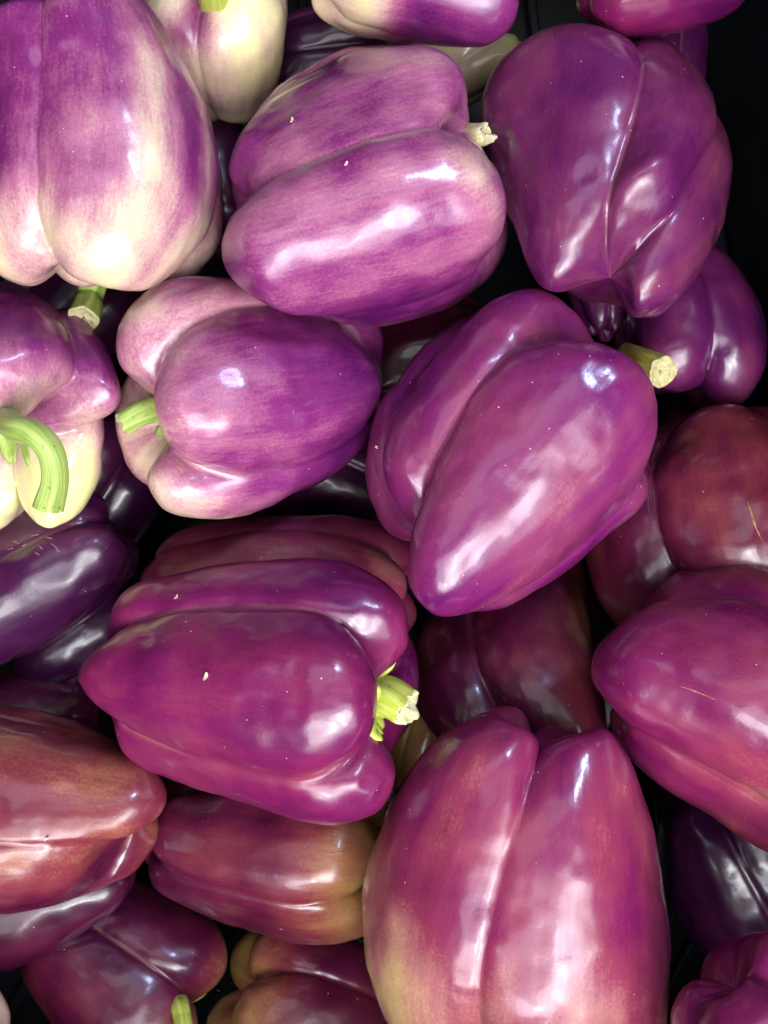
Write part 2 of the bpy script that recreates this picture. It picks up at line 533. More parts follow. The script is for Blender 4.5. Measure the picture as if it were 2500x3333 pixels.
PEPPERS = [
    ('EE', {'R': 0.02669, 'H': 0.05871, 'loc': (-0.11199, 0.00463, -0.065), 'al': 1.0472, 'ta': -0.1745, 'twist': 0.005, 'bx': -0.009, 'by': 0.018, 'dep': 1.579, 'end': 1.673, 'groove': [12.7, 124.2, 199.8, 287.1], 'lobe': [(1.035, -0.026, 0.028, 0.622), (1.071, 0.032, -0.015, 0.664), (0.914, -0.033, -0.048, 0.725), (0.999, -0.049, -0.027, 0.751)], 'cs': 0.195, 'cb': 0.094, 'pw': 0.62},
     'nearly black purple pepper deep in the shade under the curved green stem', 'shaded_skin',
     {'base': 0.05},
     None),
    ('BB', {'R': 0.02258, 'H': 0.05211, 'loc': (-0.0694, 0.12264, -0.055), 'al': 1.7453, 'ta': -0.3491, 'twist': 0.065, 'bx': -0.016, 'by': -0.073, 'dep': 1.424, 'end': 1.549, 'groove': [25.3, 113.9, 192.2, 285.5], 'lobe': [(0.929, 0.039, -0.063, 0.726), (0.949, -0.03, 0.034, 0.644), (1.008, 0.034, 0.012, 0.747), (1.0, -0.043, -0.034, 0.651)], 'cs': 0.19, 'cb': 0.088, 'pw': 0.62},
     'violet sliver of pepper deep between the two big pale peppers at upper left', 'shaded_skin',
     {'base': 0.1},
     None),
    ('CC', {'R': 0.01911, 'H': 0.04864, 'loc': (0.02788, 0.16955, -0.055), 'al': 0.5236, 'ta': 0.3491, 'twist': 0.082, 'bx': -0.029, 'by': 0.022, 'dep': 1.574, 'end': 1.129, 'groove': [74.7, 201.5, 260.0, 347.6], 'lobe': [(0.982, -0.026, 0.016, 0.652), (1.037, -0.024, 0.04, 0.667), (0.955, -0.019, 0.048, 0.747), (0.952, -0.075, 0.063, 0.681)], 'cs': 0.182, 'cb': 0.091, 'pw': 0.62},
     'tan shaded pepper under the cream and purple one at the top edge', 'mauve',
     {'base': 0.78, 'grad': [(0.4, 0.9, 0.2)]},
     None),
    ('Z', {'R': 0.02461, 'H': 0.06681, 'loc': (0.01064, 0.05556, -0.06), 'al': 0.3491, 'ta': 0.0, 'twist': -0.055, 'bx': -0.002, 'by': -0.044, 'dep': 1.571, 'end': 1.208, 'groove': [13.9, 115.4, 202.7, 288.6], 'lobe': [(1.065, -0.02, -0.101, 0.666), (0.922, -0.001, -0.012, 0.687), (1.03, 0.007, 0.024, 0.648), (0.978, -0.089, 0.079, 0.625)], 'cs': 0.198, 'cb': 0.095, 'pw': 0.62},
     'dark shaded pepper below the pink streaked pepper in the upper middle', 'maroon',
     {'base': 0.2},
     None),
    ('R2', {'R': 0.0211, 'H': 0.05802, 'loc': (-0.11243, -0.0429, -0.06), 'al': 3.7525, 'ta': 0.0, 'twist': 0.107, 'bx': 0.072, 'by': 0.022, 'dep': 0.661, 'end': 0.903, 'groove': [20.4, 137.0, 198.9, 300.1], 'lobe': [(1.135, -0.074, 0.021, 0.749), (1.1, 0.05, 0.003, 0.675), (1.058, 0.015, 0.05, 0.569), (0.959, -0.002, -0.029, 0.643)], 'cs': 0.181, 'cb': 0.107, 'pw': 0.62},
     'almost black pepper with one grey highlight under the dark glossy one at the left edge', 'shaded_skin',
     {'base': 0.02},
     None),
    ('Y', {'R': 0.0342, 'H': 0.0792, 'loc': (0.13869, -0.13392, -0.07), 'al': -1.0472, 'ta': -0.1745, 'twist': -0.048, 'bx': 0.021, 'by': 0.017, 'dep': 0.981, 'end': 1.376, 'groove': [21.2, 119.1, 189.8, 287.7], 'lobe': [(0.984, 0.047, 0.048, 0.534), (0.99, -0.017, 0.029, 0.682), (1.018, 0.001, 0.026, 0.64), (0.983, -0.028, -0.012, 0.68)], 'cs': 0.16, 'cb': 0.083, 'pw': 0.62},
     'almost black pepper in deep shade at the right edge, above the bottom corner', 'shaded_skin',
     {'base': 0.0},  # darkest skin colour, standing in for the deep shade here
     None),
    ('W', {'R': 0.03042, 'H': 0.066, 'loc': (-0.02526, -0.1849, -0.05), 'al': 2.8064, 'ta': 0.1387, 'twist': -0.018, 'bx': 0.009, 'by': -0.003, 'dep': 1.488, 'end': 1.304, 'groove': [25.7, 119.7, 228.0, 300.0], 'lobe': [(0.999, 0.049, 0.022, 0.661), (0.994, -0.014, 0.016, 0.677), (1.02, -0.02, 0.008, 0.7), (1.01, 0.033, -0.008, 0.692)], 'cs': 0.18, 'cb': 0.089, 'pw': 0.62},
     'shaded maroon pepper with tan shoulder at the bottom edge beside the bare crate floor', 'maroon',
     {'base': 0.25, 'grad': [(0.6, 1, 0.5)]},
     None),
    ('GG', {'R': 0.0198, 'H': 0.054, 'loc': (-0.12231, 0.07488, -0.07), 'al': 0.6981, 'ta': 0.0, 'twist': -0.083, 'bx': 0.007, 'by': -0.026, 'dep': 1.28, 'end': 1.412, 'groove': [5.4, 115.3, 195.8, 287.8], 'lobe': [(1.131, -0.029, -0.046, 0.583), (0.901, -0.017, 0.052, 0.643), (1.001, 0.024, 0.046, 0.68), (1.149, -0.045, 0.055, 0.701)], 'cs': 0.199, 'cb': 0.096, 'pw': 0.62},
     'dim purple pepper deep below the stem of the huge cream striped one', 'shaded_skin',
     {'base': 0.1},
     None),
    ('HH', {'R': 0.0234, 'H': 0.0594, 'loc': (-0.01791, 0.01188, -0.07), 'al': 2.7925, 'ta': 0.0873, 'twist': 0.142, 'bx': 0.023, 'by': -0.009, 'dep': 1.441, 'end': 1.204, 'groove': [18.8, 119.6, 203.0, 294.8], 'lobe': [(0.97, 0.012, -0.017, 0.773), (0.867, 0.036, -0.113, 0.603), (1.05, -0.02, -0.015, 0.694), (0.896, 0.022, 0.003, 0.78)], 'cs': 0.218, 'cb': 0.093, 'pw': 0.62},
     'dim plum pepper deep in the gap left of the diagonal purple pepper', 'shaded_skin',
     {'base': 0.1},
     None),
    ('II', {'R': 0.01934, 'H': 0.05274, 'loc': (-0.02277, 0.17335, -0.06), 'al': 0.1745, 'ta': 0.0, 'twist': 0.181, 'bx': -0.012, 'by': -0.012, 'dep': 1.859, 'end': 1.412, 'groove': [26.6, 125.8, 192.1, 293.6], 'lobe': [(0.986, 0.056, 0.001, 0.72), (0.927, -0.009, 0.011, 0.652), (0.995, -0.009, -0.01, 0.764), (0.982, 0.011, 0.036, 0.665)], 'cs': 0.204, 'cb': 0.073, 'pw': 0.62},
     'dim plum pepper in the dark gap between the cream pepper and the pink streaked one', 'shaded_skin',
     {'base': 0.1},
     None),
    ('JJ', {'R': 0.01582, 'H': 0.04571, 'loc': (0.01767, -0.08685, -0.06), 'al': 1.2217, 'ta': 0.0, 'twist': 0.102, 'bx': 0.057, 'by': 0.033, 'dep': 1.689, 'end': 1.4, 'groove': [15.8, 132.9, 201.7, 294.1], 'lobe': [(0.972, 0.031, 0.021, 0.651), (0.973, -0.025, 0.013, 0.544), (0.942, -0.013, -0.024, 0.636), (0.964, 0.038, 0.018, 0.565)], 'cs': 0.162, 'cb': 0.095, 'pw': 0.62},
     'tan and purple shaded pepper right of the torn lime stem', 'maroon',
     {'base': 0.85},
     None),
    ('DD', {'R': 0.01221, 'H': 0.04238, 'loc': (0.07807, 0.08409, -0.045), 'al': 1.6581, 'ta': -0.1745, 'twist': -0.048, 'bx': 0.021, 'by': 0.017, 'dep': 1.881, 'end': 1.376, 'groove': [21.2, 119.1, 189.8, 287.7], 'lobe': [(0.984, 0.047, 0.048, 0.534), (0.99, -0.017, 0.029, 0.682), (1.018, 0.001, 0.026, 0.64), (0.983, -0.028, -0.012, 0.68)], 'cs': 0.16, 'cb': 0.083, 'pw': 0.62},
     'small purple pepper end poking out beneath the big four lobed dark one', 'violet',
     {'base': 0.3},
     None),
    ('E', {'R': 0.0163, 'H': 0.04462, 'loc': (0.10478, 0.1675, -0.05), 'al': 1.5708, 'ta': -0.3491, 'twist': 0.192, 'bx': 0.019, 'by': -0.022, 'dep': 1.664, 'end': 1.248, 'groove': [20.1, 126.5, 189.0, 292.7], 'lobe': [(0.966, -0.001, 0.036, 0.68), (1.044, 0.05, 0.063, 0.716), (0.981, -0.004, 0.004, 0.655), (1.09, 0.003, -0.045, 0.721)], 'cs': 0.176, 'cb': 0.092, 'pw': 0.62},
     'small deep violet lobe of pepper squeezed against the crate wall at top right', 'violet',
     {'base': 0.05, 'dust': 2},
     None),
    ('V', {'R': 0.03274, 'H': 0.0705, 'loc': (-0.09713, -0.16893, -0.05), 'al': -0.5671, 'ta': 0.0712, 'twist': 0.052, 'bx': 0.012, 'by': 0.064, 'dep': 1.548, 'end': 1.332, 'groove': [67.3, 143.4, 258.7, 349.8], 'lobe': [(1.054, -0.043, 0.007, 0.708), (1.031, 0.029, 0.002, 0.703), (1.001, -0.001, 0.009, 0.689), (0.948, -0.038, 0.013, 0.692)], 'cs': 0.151, 'cb': 0.1, 'pw': 0.62},
     'shaded maroon pepper in the bottom left corner with a green stem pointing down', 'maroon',
     {'base': 0.22, 'grad': [(0.75, 1.05, 0.5)]},
     ('lime', [(0.0, 0.0, 0.0226), (-0.0223, 0.0114, 0.0246), (-0.0281, 0.0107, 0.0283), (-0.0318, 0.008, 0.0326)], [0.00452, 0.00332, 0.00301, 0.00301], 2.0, 0.2, 1)),
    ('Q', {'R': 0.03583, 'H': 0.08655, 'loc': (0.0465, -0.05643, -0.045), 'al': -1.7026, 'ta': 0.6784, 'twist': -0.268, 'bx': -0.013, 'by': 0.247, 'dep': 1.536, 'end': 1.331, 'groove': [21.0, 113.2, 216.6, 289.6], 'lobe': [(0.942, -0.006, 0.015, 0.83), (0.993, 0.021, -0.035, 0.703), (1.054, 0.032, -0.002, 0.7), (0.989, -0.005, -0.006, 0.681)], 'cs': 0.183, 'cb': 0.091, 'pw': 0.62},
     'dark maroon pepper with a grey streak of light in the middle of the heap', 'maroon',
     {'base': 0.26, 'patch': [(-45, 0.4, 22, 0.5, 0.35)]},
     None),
    ('U', {'R': 0.02464, 'H': 0.07933, 'loc': (-0.12622, -0.13429, -0.03263), 'al': 3.4684, 'ta': -0.0041, 'twist': 0.053, 'bx': 0.003, 'by': -0.024, 'dep': 0.428, 'end': 0.921, 'groove': [20.1, 115.1, 199.8, 289.8], 'lobe': [(0.941, 0.002, 0.045, 0.629), (1.059, -0.003, 0.014, 0.753), (0.999, -0.001, -0.002, 0.686), (0.995, -0.001, 0.002, 0.679)], 'cs': 0.179, 'cb': 0.089, 'pw': 0.62},
     'dark plum pepper directly under the orange brown one at lower left', 'maroon',
     {'base': 0.06},
     None),
    ('K', {'R': 0.02856, 'H': 0.06644, 'loc': (0.10976, 0.06997, -0.04), 'al': -1.4974, 'ta': 0.1585, 'twist': -0.035, 'bx': 0.043, 'by': -0.027, 'dep': 1.54, 'end': 1.41, 'groove': [0.6, 83.7, 177.2, 257.2], 'lobe': [(0.999, 0.004, 0.016, 0.655), (0.906, 0.043, 0.034, 0.549), (1.031, -0.055, -0.021, 0.7), (0.968, -0.125, -0.022, 0.657)], 'cs': 0.122, 'cb': 0.089, 'pw': 0.6},
     'dark violet pepper with downward shoulders against the right crate wall', 'violet',
     {'base': 0.22, 'grad': [(0.6, 1, 0.12)]},
     None),
    ('P', {'R': 0.02822, 'H': 0.09202, 'loc': (-0.03772, -0.02783, -0.03), 'al': -0.0402, 'ta': 0.1012, 'twist': -0.024, 'bx': -0.0, 'by': -0.019, 'dep': 0.816, 'end': 0.993, 'groove': [20.2, 120.2, 199.9, 289.3], 'lobe': [(1.018, 0.023, 0.012, 0.703), (0.991, 0.01, 0.005, 0.674), (0.99, 0.002, 0.003, 0.684), (1.0, 0.026, -0.0, 0.672)], 'cs': 0.181, 'cb': 0.09, 'pw': 0.62},
     'reddish purple pepper half hidden behind the magenta one with a torn lime stem', 'plum',
     {'base': 0.42},
     None),
    ('L', {'R': 0.04452, 'H': 0.07799, 'loc': (0.12033, 0.00114, -0.03), 'al': -1.4686, 'ta': 0.2421, 'twist': -0.09, 'bx': -0.005, 'by': -0.017, 'dep': 1.573, 'end': 1.366, 'groove': [50.5, 145.5, 229.5, 306.8], 'lobe': [(1.013, -0.0, 0.056, 0.695), (0.988, -0.008, 0.071, 0.671), (1.119, 0.052, 0.078, 0.668), (0.972, 0.002, -0.105, 0.66)], 'cs': 0.183, 'cb': 0.088, 'pw': 0.62},
     'brownish maroon pepper with a short yellow scar at the right edge', 'maroon',
     {'base': 0.24, 'patch': [(5, 0.5, 18, 0.7, 0.2)], 'dust': 0.6},
     None),
    ('S2', {'R': 0.02216, 'H': 0.07376, 'loc': (-0.14249, -0.07951, -0.05), 'al': 3.1741, 'ta': -0.0258, 'twist': 0.005, 'bx': -0.005, 'by': 0.027, 'dep': 0.452, 'end': 0.918, 'groove': [20.1, 120.0, 200.0, 291.0], 'lobe': [(1.0, 0.0, 0.001, 0.68), (1.0, 0.0, -0.0, 0.679), (1.005, -0.0, 0.016, 0.659), (0.988, -0.0, 0.032, 0.667)], 'cs': 0.18, 'cb': 0.09, 'pw': 0.62},
     'dark purple back of a pepper above the orange brown one at the left edge', 'maroon',
     {'base': 0.06},
     None),
    ('R', {'R': 0.02621, 'H': 0.0801, 'loc': (-0.12295, -0.02273, -0.03), 'al': 3.5861, 'ta': -0.1946, 'twist': -0.029, 'bx': -0.018, 'by': -0.063, 'dep': 0.467, 'end': 0.857, 'groove': [14.6, 111.0, 199.5, 289.3], 'lobe': [(0.906, 0.004, 0.035, 0.684), (1.095, 0.01, -0.002, 0.69), (1.0, -0.006, 0.045, 0.676), (0.986, 0.002, 0.121, 0.66)], 'cs': 0.176, 'cb': 0.094, 'pw': 0.62},
     'dark glossy purple pepper with scabby flecks at the left edge', 'shaded_skin',
     {'base': 0.04},
     None),
    ('T', {'R': 0.02999, 'H': 0.08506, 'loc': (-0.04167, -0.11923, -0.03), 'al': -0.0986, 'ta': 0.116, 'twist': 0.003, 'bx': 0.0, 'by': 0.0, 'dep': 0.427, 'end': 0.924, 'groove': [9.5, 109.5, 194.2, 276.8], 'lobe': [(0.995, -0.002, -0.002, 0.681), (1.001, -0.003, 0.025, 0.669), (0.95, -0.009, 0.024, 0.655), (1.013, -0.0, -0.066, 0.674)], 'cs': 0.181, 'cb': 0.09, 'pw': 0.62},
     'maroon pepper with mustard patches under the magenta one with a lime stem', 'maroon',
     {'base': 0.26, 'grad': [(0.55, 0.95, 0.5)]},
     None),
    ('B', {'R': 0.02686, 'H': 0.05198, 'loc': (-0.05771, 0.16543, -0.03), 'al': 1.5784, 'ta': 0.9051, 'twist': 0.017, 'bx': -0.001, 'by': 0.01, 'dep': 1.51, 'end': 1.366, 'groove': [70.0, 168.7, 277.1, 359.5], 'lobe': [(0.986, 0.001, 0.0, 0.679), (0.955, 0.001, 0.034, 0.648), (1.06, 0.002, 0.003, 0.679), (1.0, 0.001, 0.0, 0.68)], 'cs': 0.196, 'cb': 0.09, 'pw': 0.62},
     'cream pepper with one purple blotch and green stem at the top edge', 'mauve',
     {'base': 0.84, 'patch': [(-14, 0.82, 24, 0.16, -0.62), (-10, 0.35, 60, 0.3, -0.1)]},
     ('lime', [(0.0, 0.0, 0.0138), (-0.0129, -0.0017, 0.0229), (-0.0236, -0.0033, 0.0348)], [0.00633, 0.00558, 0.00527], 1.6, 0.1, 1)),
    ('FF', {'R': 0.02672, 'H': 0.06065, 'loc': (-0.14463, -0.17749, 0.015), 'al': 1.309, 'ta': 0.1745, 'twist': -0.048, 'bx': 0.021, 'by': 0.017, 'dep': 1.881, 'end': 1.376, 'groove': [21.2, 119.1, 189.8, 287.7], 'lobe': [(0.984, 0.047, 0.048, 0.534), (0.99, -0.017, 0.029, 0.682), (1.018, 0.001, 0.026, 0.64), (0.983, -0.028, -0.012, 0.68)], 'cs': 0.16, 'cb': 0.083, 'pw': 0.62},
     'cream pepper cut off by the bottom left corner', 'mauve',
     {'base': 0.75},
     None),
    ('S', {'R': 0.0343, 'H': 0.0873, 'loc': (-0.11656, -0.09735, -0.00544), 'al': 3.0799, 'ta': -0.1192, 'twist': 0.074, 'bx': 0.015, 'by': -0.017, 'dep': 0.3, 'end': 0.465, 'groove': [94.1, 175.5, 254.4, 346.7], 'lobe': [(1.027, -0.002, 0.18, 0.686), (0.98, -0.001, -0.069, 0.773), (0.95, 0.012, 0.137, 0.656), (0.951, -0.005, 0.044, 0.751)], 'cs': 0.177, 'cb': 0.091, 'pw': 0.62, 'bump': 0.8},
     'orange brown pepper with purple underside filling the lower left edge', 'maroon',
     {'base': 0.46, 'patch': [(0, 0.35, 40, 0.3, 0.1), (-70, 0.4, 25, 0.6, -0.35)]},
     None),
    ('C', {'R': 0.02703, 'H': 0.06299, 'loc': (0.01202, 0.17739, 0.0), 'al': 2.8907, 'ta': 0.0644, 'twist': 0.135, 'bx': 0.008, 'by': 0.046, 'dep': 1.493, 'end': 1.367, 'groove': [9.2, 86.0, 198.5, 291.0], 'lobe': [(0.927, 0.029, -0.002, 0.65), (1.028, -0.0, -0.034, 0.722), (0.992, 0.004, 0.019, 0.68), (1.016, -0.006, 0.004, 0.659)], 'cs': 0.184, 'cb': 0.084, 'pw': 0.62},
     'half cream, half deep purple pepper cut off by the top edge', 'mauve',
     {'base': 0.12, 'grad': [(0.4, 0.75, 0.75)]},
     None),
    ('F', {'R': 0.04447, 'H': 0.08964, 'loc': (0.07741, 0.10716, -0.005), 'al': 1.6522, 'ta': -0.6361, 'twist': 0.64, 'bx': 0.015, 'by': 0.272, 'dep': 1.337, 'end': 1.0, 'groove': [81.3, 182.8, 232.3, 347.2], 'lobe': [(1.088, -0.106, -0.052, 0.51), (0.9, -0.005, 0.047, 0.849), (0.881, 0.136, -0.131, 0.628), (0.56, 0.033, 0.108, 0.904)], 'cs': 0.304, 'cb': 0.03, 'pw': 0.72},
     'big dark purple four lobed pepper with its blossom end facing down at upper right', 'violet',
     {'base': 0.34, 'dust': 2.4},
     None),
    ('H', {'R': 0.04086, 'H': 0.09494, 'loc': (-0.0394, 0.03625, -0.008), 'al': 3.3918, 'ta': 0.5316, 'twist': 0.05, 'bx': -0.075, 'by': 0.014, 'dep': 1.125, 'end': 1.146, 'groove': [56.3, 126.6, 233.4, 298.1], 'lobe': [(0.845, 0.004, 0.101, 0.517), (0.85, -0.012, 0.123, 0.642), (1.053, -0.009, 0.006, 0.646), (0.913, -0.013, -0.02, 0.687)], 'cs': 0.151, 'cb': 0.03, 'pw': 0.62},
     'mauve pepper with pale shoulders and a short green stem pointing left', 'mauve',
     {'base': 0.04, 'grad': [(0.25, 0.98, 0.4)], 'patch': [(-120, 0.9, 40, 0.2, 0.3), (130, 0.9, 60, 0.2, 0.2)]},
     ('green', [(0.0, 0.0, 0.0311), (0.0024, -0.0045, 0.0356), (0.0016, -0.0042, 0.0421), (0.004, -0.0022, 0.0482)], [0.00527, 0.00437, 0.00392, 0.00362], 0.5, 0.25, 0.6)),
    ('I', {'R': 0.03713, 'H': 0.06837, 'loc': (-0.12402, 0.03825, -0.002), 'al': -1.3955, 'ta': 0.6463, 'twist': -0.31, 'bx': 0.096, 'by': -0.028, 'dep': 1.829, 'end': 2.071, 'groove': [10.0, 87.2, 119.4, 222.6, 283.1], 'lobe': [(0.87, 0.126, -0.074, 0.674), (1.071, -0.217, 0.094, 0.687), (0.949, -0.141, -0.027, 0.706), (1.074, -0.026, 0.056, 0.687), (1.129, 0.0, -0.049, 0.706)], 'cs': 0.344, 'cb': 0.082, 'pw': 0.56},
     'pale cream and lilac pepper with a thick curved green stem at the left edge', 'mauve',
     {'base': 0.14, 'grad': [(0.5, 1.0, 0.7)], 'patch': [(-10, 0.8, 45, 0.3, -0.12), (-140, 0.9, 60, 0.3, 0.2)]},
     ('green', [(0.0, 0.0, 0.0087), (-0.0223, 0.0134, 0.0369), (-0.0263, 0.0213, 0.0448), (-0.0228, 0.0251, 0.0495), (-0.015, 0.0238, 0.0532), (-0.0076, 0.0195, 0.0563)], [0.00527, 0.00407, 0.00392, 0.00384, 0.00392, 0.00452], 0.9, 0.15, 0.5)),
    ('X', {'R': 0.02853, 'H': 0.05603, 'loc': (0.10667, -0.14611, 0.06), 'al': -0.9455, 'ta': -0.081, 'twist': 0.044, 'bx': -0.029, 'by': 0.023, 'dep': 1.491, 'end': 1.245, 'groove': [78.6, 149.1, 250.3, 336.2], 'lobe': [(1.088, -0.002, -0.055, 0.758), (1.021, -0.002, -0.019, 0.692), (0.987, -0.005, 0.021, 0.671), (1.036, -0.0, 0.06, 0.703)], 'cs': 0.178, 'cb': 0.114, 'pw': 0.62},
     'magenta pepper with two rounded lobes in the bottom right corner', 'plum',
     {'base': 0.25},
     None),
    ('D', {'R': 0.02743, 'H': 0.05404, 'loc': (0.08584, 0.17677, 0.01), 'al': 0.3459, 'ta': 0.1152, 'twist': -0.017, 'bx': -0.005, 'by': 0.018, 'dep': 1.467, 'end': 1.367, 'groove': [21.1, 119.9, 209.4, 301.4], 'lobe': [(1.0, -0.0, -0.002, 0.678), (0.999, 0.001, 0.001, 0.684), (0.99, -0.01, 0.042, 0.733), (0.993, 0.002, 0.022, 0.669)], 'cs': 0.18, 'cb': 0.09, 'pw': 0.62},
     'bright magenta pepper with violet side cut off by the top edge at right', 'plum',
     {'base': 0.3, 'patch': [(60, 0.7, 50, 0.3, -0.2)], 'dust': 1.6},
     None),
    ('G', {'R': 0.04576, 'H': 0.09366, 'loc': (-0.00803, 0.10786, 0.005), 'al': 0.3882, 'ta': -0.0724, 'twist': 0.183, 'bx': 0.032, 'by': 0.022, 'dep': 1.015, 'end': 1.492, 'groove': [92.3, 185.7, 259.5, 341.2], 'lobe': [(0.729, -0.073, 0.084, 0.718), (1.129, -0.111, -0.044, 0.928), (1.095, -0.016, 0.178, 0.774), (1.078, -0.023, 0.087, 0.686)], 'cs': 0.084, 'cb': 0.137, 'pw': 0.72},
     'large pink streaked mauve pepper lying sideways in the upper middle', 'mauve',
     {'base': 0.28, 'grad': [(0.3, 0.95, 0.16)], 'patch': [(28, 0.7, 14, 0.5, 0.18), (75, 0.5, 22, 0.8, -0.22), (-45, 0.6, 16, 0.4, 0.12)]},
     ('cream', [(0.0, 0.0, 0.037), (-0.0098, -0.0045, 0.0387), (-0.0119, -0.0053, 0.0403)], [0.00377, 0.00347, 0.00332], 0.0, 0.5, 1)),
    ('A', {'R': 0.03708, 'H': 0.08672, 'loc': (-0.08777, 0.11682, 0.012), 'al': -1.4905, 'ta': 0.0158, 'twist': 0.151, 'bx': -0.132, 'by': -0.114, 'dep': 1.087, 'end': 1.0, 'groove': [9.2, 55.4, 200.6, 289.7], 'lobe': [(1.244, 0.017, 0.078, 0.795), (0.954, 0.103, -0.028, 0.627), (1.021, 0.035, 0.062, 0.856), (0.83, -0.013, 0.106, 0.657)], 'cs': 0.154, 'cb': 0.068, 'pw': 0.62},
     'huge pepper with a wide yellow cream stripe filling the top left corner', 'mauve',
     {'base': 0.33, 'grad': [(0.68, 0.97, 0.34)], 'patch': [(-38, 0.62, 13, 0.45, 0.46), (-62, 0.6, 6, 0.4, -0.15), (-76, 0.5, 7, 0.3, 0.2)]},
     ('green', [(0.0, 0.0, 0.028), (0.0247, -0.0142, 0.041), (0.0188, -0.0141, 0.0472), (0.0128, -0.0144, 0.0529)], [0.00452, 0.00437, 0.00452, 0.00497], 1.0, 0.15, 1.4)),
    ('M', {'R': 0.03915, 'H': 0.08053, 'loc': (0.11247, -0.05678, 0.00951), 'al': -0.2988, 'ta': 0.1435, 'twist': 0.447, 'bx': 0.126, 'by': -0.179, 'dep': 1.586, 'end': 1.187, 'groove': [35.8, 132.2, 222.2, 314.3], 'lobe': [(1.097, 0.034, 0.063, 0.764), (1.177, -0.026, -0.083, 0.813), (1.085, 0.074, 0.045, 0.555), (0.916, -0.059, 0.197, 0.792)], 'cs': 0.212, 'cb': 0.095, 'pw': 0.8},
     'long magenta maroon pepper pointing its rounded tip left at the right edge', 'plum',
     {'base': 0.3, 'grad': [(0.3, 0.8, 0.1)], 'dust': 1.6},
     None),
    ('N', {'R': 0.0439, 'H': 0.10552, 'loc': (0.03964, -0.11312, 0.012), 'al': -1.646, 'ta': -0.1346, 'twist': 0.165, 'bx': -0.089, 'by': 0.126, 'dep': 1.229, 'end': 1.441, 'groove': [4.8, 57.2, 194.6, 294.0], 'lobe': [(0.945, -0.016, 0.092, 0.958), (1.16, 0.099, 0.001, 0.508), (1.073, 0.006, -0.021, 0.708), (0.819, -0.008, 0.03, 0.791)], 'cs': 0.251, 'cb': 0.145, 'pw': 0.6, 'bump': 0.8},
     'very large two lobed magenta pepper fading to tan at the bottom edge', 'plum',
     {'base': 0.3, 'grad': [(0.3, 0.9, 0.25)], 'patch': [(70, 0.75, 35, 0.35, 0.42), (20, 0.95, 40, 0.2, 0.2)], 'dust': 1.6},
     None),
    ('J', {'R': 0.03814, 'H': 0.10478, 'loc': (0.04068, 0.01771, 0.012), 'al': 0.8408, 'ta': -0.1533, 'twist': -0.15, 'bx': -0.06, 'by': -0.044, 'dep': 1.746, 'end': 1.888, 'groove': [25.1, 77.6, 137.8, 259.6], 'lobe': [(1.444, -0.03, 0.095, 0.608), (1.042, -0.059, 0.144, 0.796), (0.992, -0.124, -0.042, 0.691), (1.202, -0.169, 0.037, 0.653)], 'cs': 0.08, 'cb': 0.129, 'pw': 0.62},
     'large glossy purple pepper lying diagonally with a cut yellow stem at upper right', 'purple',
     {'base': 0.36, 'dust': 2.0},
     ('olive', [(0.0194, -0.0087, 0.0576), (0.0039, -0.013, 0.0534), (-0.004, -0.0178, 0.0518)], [0.00527, 0.00497, 0.00512], 0.0, 0.2, 1.5)),
    ('O', {'R': 0.03573, 'H': 0.10666, 'loc': (-0.04026, -0.05341, 0.01065), 'al': -0.0969, 'ta': 0.2142, 'twist': -0.117, 'bx': -0.129, 'by': -0.028, 'dep': 1.431, 'end': 1.0, 'groove': [75.9, 132.2, 222.2, 298.1], 'lobe': [(1.143, -0.053, 0.07, 0.675), (1.095, -0.076, 0.017, 0.579), (1.098, -0.045, 0.083, 0.697), (1.05, -0.036, 0.152, 0.804)], 'cs': 0.15, 'cb': 0.031, 'pw': 0.62},
     'glossy magenta pepper with a torn lime stem pointing right, left of centre', 'plum',
     {'base': 0.22, 'dust': 1.5},
     ('lime', [(0.0, 0.0, 0.0353), (0.0005, -0.0006, 0.037), (-0.0061, 0.0015, 0.0441), (-0.0088, -0.0005, 0.0508)], [0.00844, 0.00693, 0.00603, 0.00558], 1.1, 0.3, 1)),
]
for i, (key, P, label, tone, col, stem) in enumerate(PEPPERS):
    P['groove'] = [math.radians(a) for a in P['groove']]
    bell_pepper(key, P, label, tone, col, stem, 11+i*7)

# ------------------------------------------------------------------ small things lying on the skins, marks, water
def plain_material(name, a, b, rough, scale=700):
    n = Nodes(name)
    p = n.new('ShaderNodeTexCoord').outputs['Object']
    n.set(Base_Color=n.ramp(n.noise(p, scale, 4, .6), [(.3, a), (.7, b)]), Roughness=rough)
    return n.m

def skin_point(key, x, y):
    # upper skin point of a pepper under world x, y, with its normal
    W, N = SKINS[key]
    d = (W[..., 0]-x)**2+(W[..., 1]-y)**2+np.where(N[..., 2] > .15, 0, 1)
    i = np.unravel_index(np.argmin(d), d.shape)
    return W[i], N[i]

CHAFF = plain_material('dry_chaff', (.55, .36, .24), (.80, .66, .52), .8)
def chaff_flake(key, x, y, angle, length, width, label):
    p, nrm = skin_point(key, x, y)
    u = np.array((math.cos(angle), math.sin(angle), 0)); u -= nrm*(u@nrm); u /= np.linalg.norm(u)
    v = np.cross(nrm, u)
    rows = []
    for side in (1, -1):
        for k in range(7):
            t = k/6*2-1
            w = width*.5*math.sqrt(max(0, 1-t*t))*(1+.25*t)+.00006
            h = .0004+.0005*t*t+side*.0001
            for s in (-1, -.3, .3, 1):
                rows.append(p+u*t*length*.5+v*s*w+nrm*(h+.0003*s*s))
    f = []
    for b in (0, 28):
        for k in range(6):
            for s in range(3):
                a = b+k*4+s
                f.append((a, a+1, a+5, a+4) if b == 0 else (a, a+4, a+5, a+1))
    for k in range(6):
        f += [(k*4, k*4+4, 28+k*4+4, 28+k*4), (k*4+3, 28+k*4+3, 28+k*4+7, k*4+7)]
    tag(mesh_object('chaff_flake', rows, f, CHAFF), label, 'chaff', 'bits of dry chaff on the peppers')
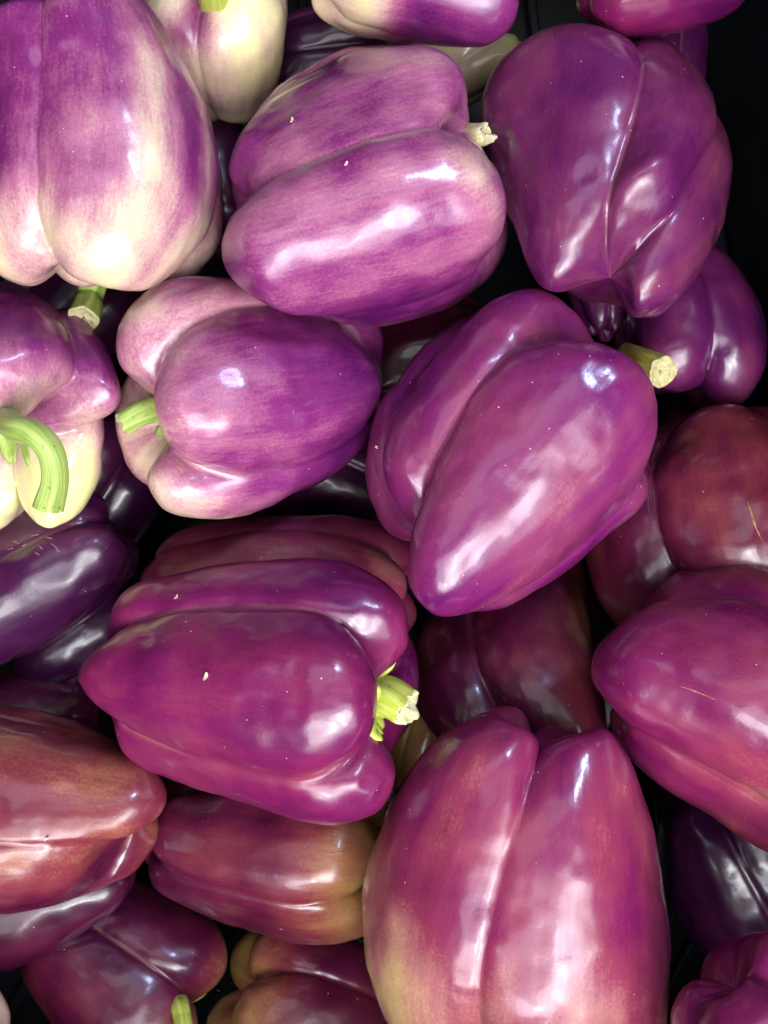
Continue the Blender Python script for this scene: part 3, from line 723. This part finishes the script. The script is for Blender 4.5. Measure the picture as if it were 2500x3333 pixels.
chaff_flake('G', -0.0266, 0.1148, math.radians(80), 0.0018, 0.0007, 'tiny pale chaff flake on the upper lobe of the pink streaked sideways pepper')
chaff_flake('G', -0.0113, 0.0981, math.radians(60), 0.0016, 0.0007, 'tiny pale chaff flake on the lower lobe of the pink streaked sideways pepper')
chaff_flake('O', -0.0496, -0.0465, math.radians(70), 0.0025, 0.0010, 'largest tan chaff flake, on the magenta pepper with the torn lime stem')
chaff_flake('O', -0.0617, -0.0258, math.radians(60), 0.0015, 0.0006, 'small pale chaff flake on the shaded upper lobe of the lime stemmed pepper')
chaff_flake('J', -0.0013, 0.021, math.radians(160), 0.0013, 0.0007, 'tiny orange chaff flake at the left edge of the diagonal purple pepper')
chaff_flake('S', -0.1021, -0.0982, math.radians(40), 0.0014, 0.0005, 'tiny pale chaff flake on the orange brown pepper at the left edge')


CORK = plain_material('corky_scar', (.22, .11, .035), (.40, .25, .08), .75)
SCAB = plain_material('scabby_fleck', (.20, .10, .07), (.40, .25, .16), .8)
def raised_mark(name, key, pts, width, mat, seed, lift=.00012):
    # thin corky ridge that follows the skin
    pts = np.array(pts)
    n = 22
    C = basis(n, len(pts))@pts
    V, f = [], []
    for k in range(n):
        p, nrm = skin_point(key, C[k, 0], C[k, 1])
        p = p+nrm*(((C[k, 0]-p[0])*nrm[0]+(C[k, 1]-p[1])*nrm[1])*0)
        d = C[min(k+1, n-1)]-C[max(k-1, 0)]
        q = np.array((C[k, 0], C[k, 1], p[2]-((C[k, 0]-p[0])*nrm[0]+(C[k, 1]-p[1])*nrm[1])/max(nrm[2], .2)))
        u = np.array((d[0], d[1], 0)); u -= nrm*(u@nrm); u /= np.linalg.norm(u)
        v = np.cross(nrm, u)
        e = math.sin(PI*(k+.5)/n)**.6
        j = .7+.5*float(noise(np.array([[k*.9, seed, 0.]]), seed)[0])
        for s, h in ((-1, -.0002), (-.5, lift), (.5, lift), (1, -.0002)):
            V.append(q+v*s*width*.5*e*j+nrm*(h))
        if k:
            a = (k-1)*4
            f += [(a+i, a+i+1, a+5+i, a+4+i) for i in range(3)]
    root = ROOTS[key]
    o = mesh_object(name, V, f, mat)
    o.parent = root
    bpy.context.view_layer.update()
    o.matrix_parent_inverse = root.matrix_world.inverted()
    return o
raised_mark('scar', 'L', [(0.1139, 0.0036), (0.1147, -0.0006), (0.1158, -0.005), (0.1179, -0.0095)], 0.00090, CORK, 1597)
raised_mark('scar', 'M', [(0.0842, -0.0496), (0.0882, -0.0508), (0.0936, -0.0529)], 0.00060, CORK, 1460)
raised_mark('scar', 'T', [(-0.0191, -0.1112), (-0.016, -0.1109), (-0.0125, -0.1108)], 0.00060, CORK, 705)
raised_mark('scab', 'R', [(-0.1235, -0.0096), (-0.1221, -0.01), (-0.1207, -0.0105)], 0.00045, SCAB, 30)
raised_mark('scab', 'R', [(-0.1201, -0.0114), (-0.1192, -0.011), (-0.1183, -0.0105)], 0.00045, SCAB, 52)
raised_mark('scab', 'R', [(-0.1173, -0.008), (-0.1158, -0.0077), (-0.1142, -0.0074)], 0.00045, SCAB, 70)
raised_mark('scab', 'R', [(-0.1139, -0.0108), (-0.1128, -0.0116), (-0.1118, -0.0124)], 0.00045, SCAB, 92)
raised_mark('scab', 'R', [(-0.1115, -0.0083), (-0.1102, -0.0085), (-0.109, -0.0087)], 0.00045, SCAB, 108)
raised_mark('scab', 'R', [(-0.1096, -0.0102), (-0.1082, -0.0111), (-0.1068, -0.012)], 0.00045, SCAB, 120)
raised_mark('scab', 'R', [(-0.1145, -0.0133), (-0.1136, -0.0137), (-0.1127, -0.0142)], 0.00045, SCAB, 88)
raised_mark('scab', 'R', [(-0.1077, -0.012), (-0.1068, -0.0127), (-0.1059, -0.0133)], 0.00045, SCAB, 132)
raised_mark('scab', 'R', [(-0.125, -0.0124), (-0.124, -0.0122), (-0.1229, -0.012)], 0.00045, SCAB, 20)


def water_material():
    n = Nodes('clear_water')
    n.set(Base_Color=(1, 1, 1, 1), Roughness=.02, IOR=1.33, Transmission_Weight=1.0)
    return n.m
WATER = water_material()
def water_drop(x, y, r, squash, label):
    V, f, nu = [], [], 16
    for i in range(6):
        a = i/5*PI/2*.97
        for j in range(nu):
            b = j/nu*2*PI
            rr = r*math.cos(a)*(1+.18*math.sin(2*b+x*900)+.08*math.sin(3*b+y*700))
            V.append((x+rr*math.cos(b), y+rr*math.sin(b)*squash, FLOOR_Z+.0002+r*.45*math.sin(a)))
    f = ring_faces(6, nu)+[tuple(range(5*nu, 6*nu)), tuple(reversed(range(nu)))]
    f = [tuple(reversed(q)) for q in f[:-2]]+f[-2:]
    tag(mesh_object('water_drop', V, f, WATER), label, 'water drop', 'water drops on the crate floor')
for x, y, r, q, label in ((-.0660, -.2140, .0022, 1.3, 'largest water drop on the bare black crate floor at the bottom edge'),
                          (-.0705, -.2040, .0017, .8, 'smaller water drop on the bare crate floor, left of the floor rib'),
                          (-.0655, -.2010, .0011, .9, 'tiny water drop on the crate floor right beside the tan shoulder')):
    water_drop(x, y, r, q, label)
